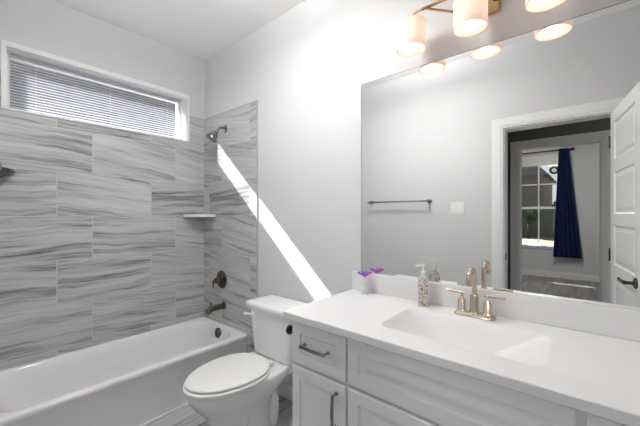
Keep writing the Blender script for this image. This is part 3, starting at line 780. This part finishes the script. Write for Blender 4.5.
# ornament hanging in the bedroom window
orn = empty('window_ornament', (-.53, YB - .0445, 2.2), label='small round dark and white ornament hanging in the bedroom window', cat='ornament')
bm = bmesh.new()
ring = [[(Vector((-.53, YB - .0445, 2.2)) + Vector((math.cos(a), 0, math.sin(a))) * (.062 + .022 * math.cos(b_)) + Vector((0, .005 * math.sin(b_), 0))) for b_ in [2 * PI * q / 10 for q in range(10)]] for a in [2 * PI * k / 24 for k in range(25)]]
loft(bm, ring, cap0=False, cap1=False); bmesh.ops.remove_doubles(bm, verts=bm.verts[:], dist=1e-4)
obj('ring', bm, M['leaf'], orn, smooth=True)
bm = bmesh.new(); lathe(bm, (-.515, YB - .0445, 2.185), [(.005, -.004), (.036, -.003), (.040, 0), (.036, .003), (.005, .004)], (0, 1, 0), 18)
obj('centre', bm, M['plastic'], orn, smooth=True)
obj('string', B(-.531, -.529, YB - .0455, YB - .0435, 2.28, BZ1 - .001), M['dark'], orn)
# curtain and rod
rod = empty('curtain_rod', (-.9, YB + .09, 2.58), label='dark curtain rod with round end above the bedroom window', cat='curtain rod')
bm = bmesh.new(); tube(bm, [(-1.75, YB + .09, 2.58), (-.262, YB + .09, 2.58)], .011, 12); obj('rod', bm, M['bronze'], rod, smooth=True)
for x, s_ in ((-.262, 1), (-1.75, -1)):
    bm = bmesh.new(); lathe(bm, (x, YB + .09, 2.58), [(.012, 0), (.026, .012), (.034, .03), (.030, .048), (.012, .062)], (s_, 0, 0), 16); obj('finial', bm, M['bronze'], rod, smooth=True)
for x in (-.275, -1.70):
    bm = bmesh.new(); tube(bm, [(x, YB, 2.58), (x, YB + .09, 2.58)], .008, 8); lathe(bm, (x, YB, 2.58), [(.025, 0), (.025, .008)], (0, 1, 0), 14); obj('bracket', bm, M['bronze'], rod, smooth=True, autosmooth=40)
bm = bmesh.new(); nz, nx = 24, 60; grid = []
for j in range(nz + 1):
    t = j / nz; z = 2.605 - t * (2.605 - .44); xl = -.445 + (-.535 + .445) * t; xr = -.290 + (-.090 + .290) * (t ** 1.05)
    row = []
    for i_ in range(nx + 1):
        s_ = i_ / nx; amp = .016 + .024 * t
        x = xl + (xr - xl) * s_
        y = YB + .09 + .02 * (t > .0) + amp * math.sin(s_ * 2 * PI * 5.5 + .6 * t) + .006 * math.sin(s_ * 31 + t * 5)
        row.append(bm.verts.new((x, y, z)))
    grid.append(row)
for j in range(nz):
    for i_ in range(nx): bm.faces.new((grid[j][i_], grid[j][i_ + 1], grid[j + 1][i_ + 1], grid[j + 1][i_]))
cu = obj('curtain', bm, M['curtain'], smooth=True)
so = cu.modifiers.new('solid', 'SOLIDIFY'); so.thickness = .003
tag(cu, 'navy blue curtain gathered at the right side of the bedroom window', 'curtain')

# ------------------------------------------------------------------ outdoors beyond the bedroom window
struct('ground', B(-60, 60, -90, 40, -.35, -.25), M['lawn'])
struct('patio_roof', B(-4.5, 4, YB - T - 1.50, YB - T, 2.70, 2.85), M['ceiling'])  # added unseen slab, cuts the sun to a thin strip on bedroom floor
fn = empty('garden_fence', (-3, -23.5, -.25), label='dark board fence across the lawn behind the house', cat='fence')
bm = bmesh.new(); x = -14
while x < 8:
    box(bm, x, x + .135, -23.5, -23.48, -.25, 1.62); x += .14
obj('fence_boards', bm, M['fence'], fn)
bm = bmesh.new()
for z in (.1, 1.35): box(bm, -14, 8, -23.55, -23.5, z, z + .08)
obj('fence_rails', bm, M['fence'], fn)
hs = empty('neighbour_house', (-7, -30, -.25), label='dark grey neighbouring house with hipped roof beyond the fence', cat='house')
obj('house_wall', B(-13, -2.75, -38, -29.5, -.25, 4.45), M['siding'], hs)
bm = bmesh.new()
vs = [bm.verts.new(p) for p in ((-13.3, -29.2, 4.45), (-2.35, -29.2, 4.45), (-2.35, -38.4, 4.45), (-13.3, -38.4, 4.45), (-12, -29.8, 6.0), (-3.75, -29.8, 6.0), (-3.75, -37, 6.0), (-12, -37, 6.0))]
for f_ in ((0, 1, 5, 4), (1, 2, 6, 5), (2, 3, 7, 6), (3, 0, 4, 7), (4, 5, 6, 7), (3, 2, 1, 0)): bm.faces.new([vs[i] for i in f_])
obj('roof', bm, M['shingle'], hs)
for x0 in (-6.6, -9.5):
    wf = obj('window', B(x0, x0 + 1.0, -29.5, -29.46, 2.2, 3.5), M['trim'], hs)
    obj('pane', B(x0 + .07, x0 + .93, -29.46, -29.45, 2.27, 3.43), M['dark'], wf)
def tree(x, y, h, r, label):
    t = empty('garden_tree', (x, y, -.25), label=label, cat='tree')
    bm = bmesh.new(); tube(bm, [(x, y, -.25), (x + .05, y, h * .6)], [.12, .06], 8); obj('trunk', bm, M['bark'], t, smooth=True)
    bm = bmesh.new(); rnd = random.Random(int(abs(x) * 10))
    for k in range(900):
        a, b_ = rnd.uniform(0, 2 * PI), math.acos(rnd.uniform(-1, 1)); q = r * rnd.uniform(.45, 1)
        p = Vector((x + q * math.sin(b_) * math.cos(a), y + q * math.sin(b_) * math.sin(a), h * .68 + q * .8 * math.cos(b_)))
        e = Euler((rnd.uniform(0, 6), rnd.uniform(0, 6), rnd.uniform(0, 6))).to_matrix(); s_ = rnd.uniform(.08, .2)
        bm.faces.new([bm.verts.new(p + e @ Vector(v) * s_) for v in ((-1, 0, 0), (0, -.5, 0), (1, 0, 0), (0, .5, 0))])
    obj('foliage', bm, M['leaf'], t)
tree(-2.95, -22.6, 1.7, .5, 'dark green bush in front of the garden fence')
tree(-1.3, -34, 2.9, 1.2, 'low green tree behind the fence, nearer the house')
tree(2.2, -36, 2.6, 1.2, 'low green tree behind the fence, nearer the curtain')
# house next door, seen through the slats of the high bathroom window
nh = empty('neighbour_house', (-10, 0, -.25), label='brown-grey house close by, behind the blind of the high bathroom window', cat='house')
M['brick'] = stone_tile('neighbour_brick', 'Y', 0, 0, w=.22, h=.075, offset=.5, lo=.10, hi=.26, grout=.30)
obj('house_wall', B(-14, -7.2, -9, 9, -.25, 4.75), M['brick'], nh)
bm = bmesh.new()
vs = [bm.verts.new(p) for p in ((-7.0, -9.3, 4.75), (-7.0, 9.3, 4.75), (-14.2, 9.3, 4.75), (-14.2, -9.3, 4.75), (-10.6, -9.3, 6.1), (-10.6, 9.3, 6.1))]
for f_ in ((0, 1, 5, 4), (2, 3, 4, 5), (1, 2, 5), (3, 0, 4), (3, 2, 1, 0)): bm.faces.new([vs[i] for i in f_])
obj('roof', bm, M['shingle'], nh)
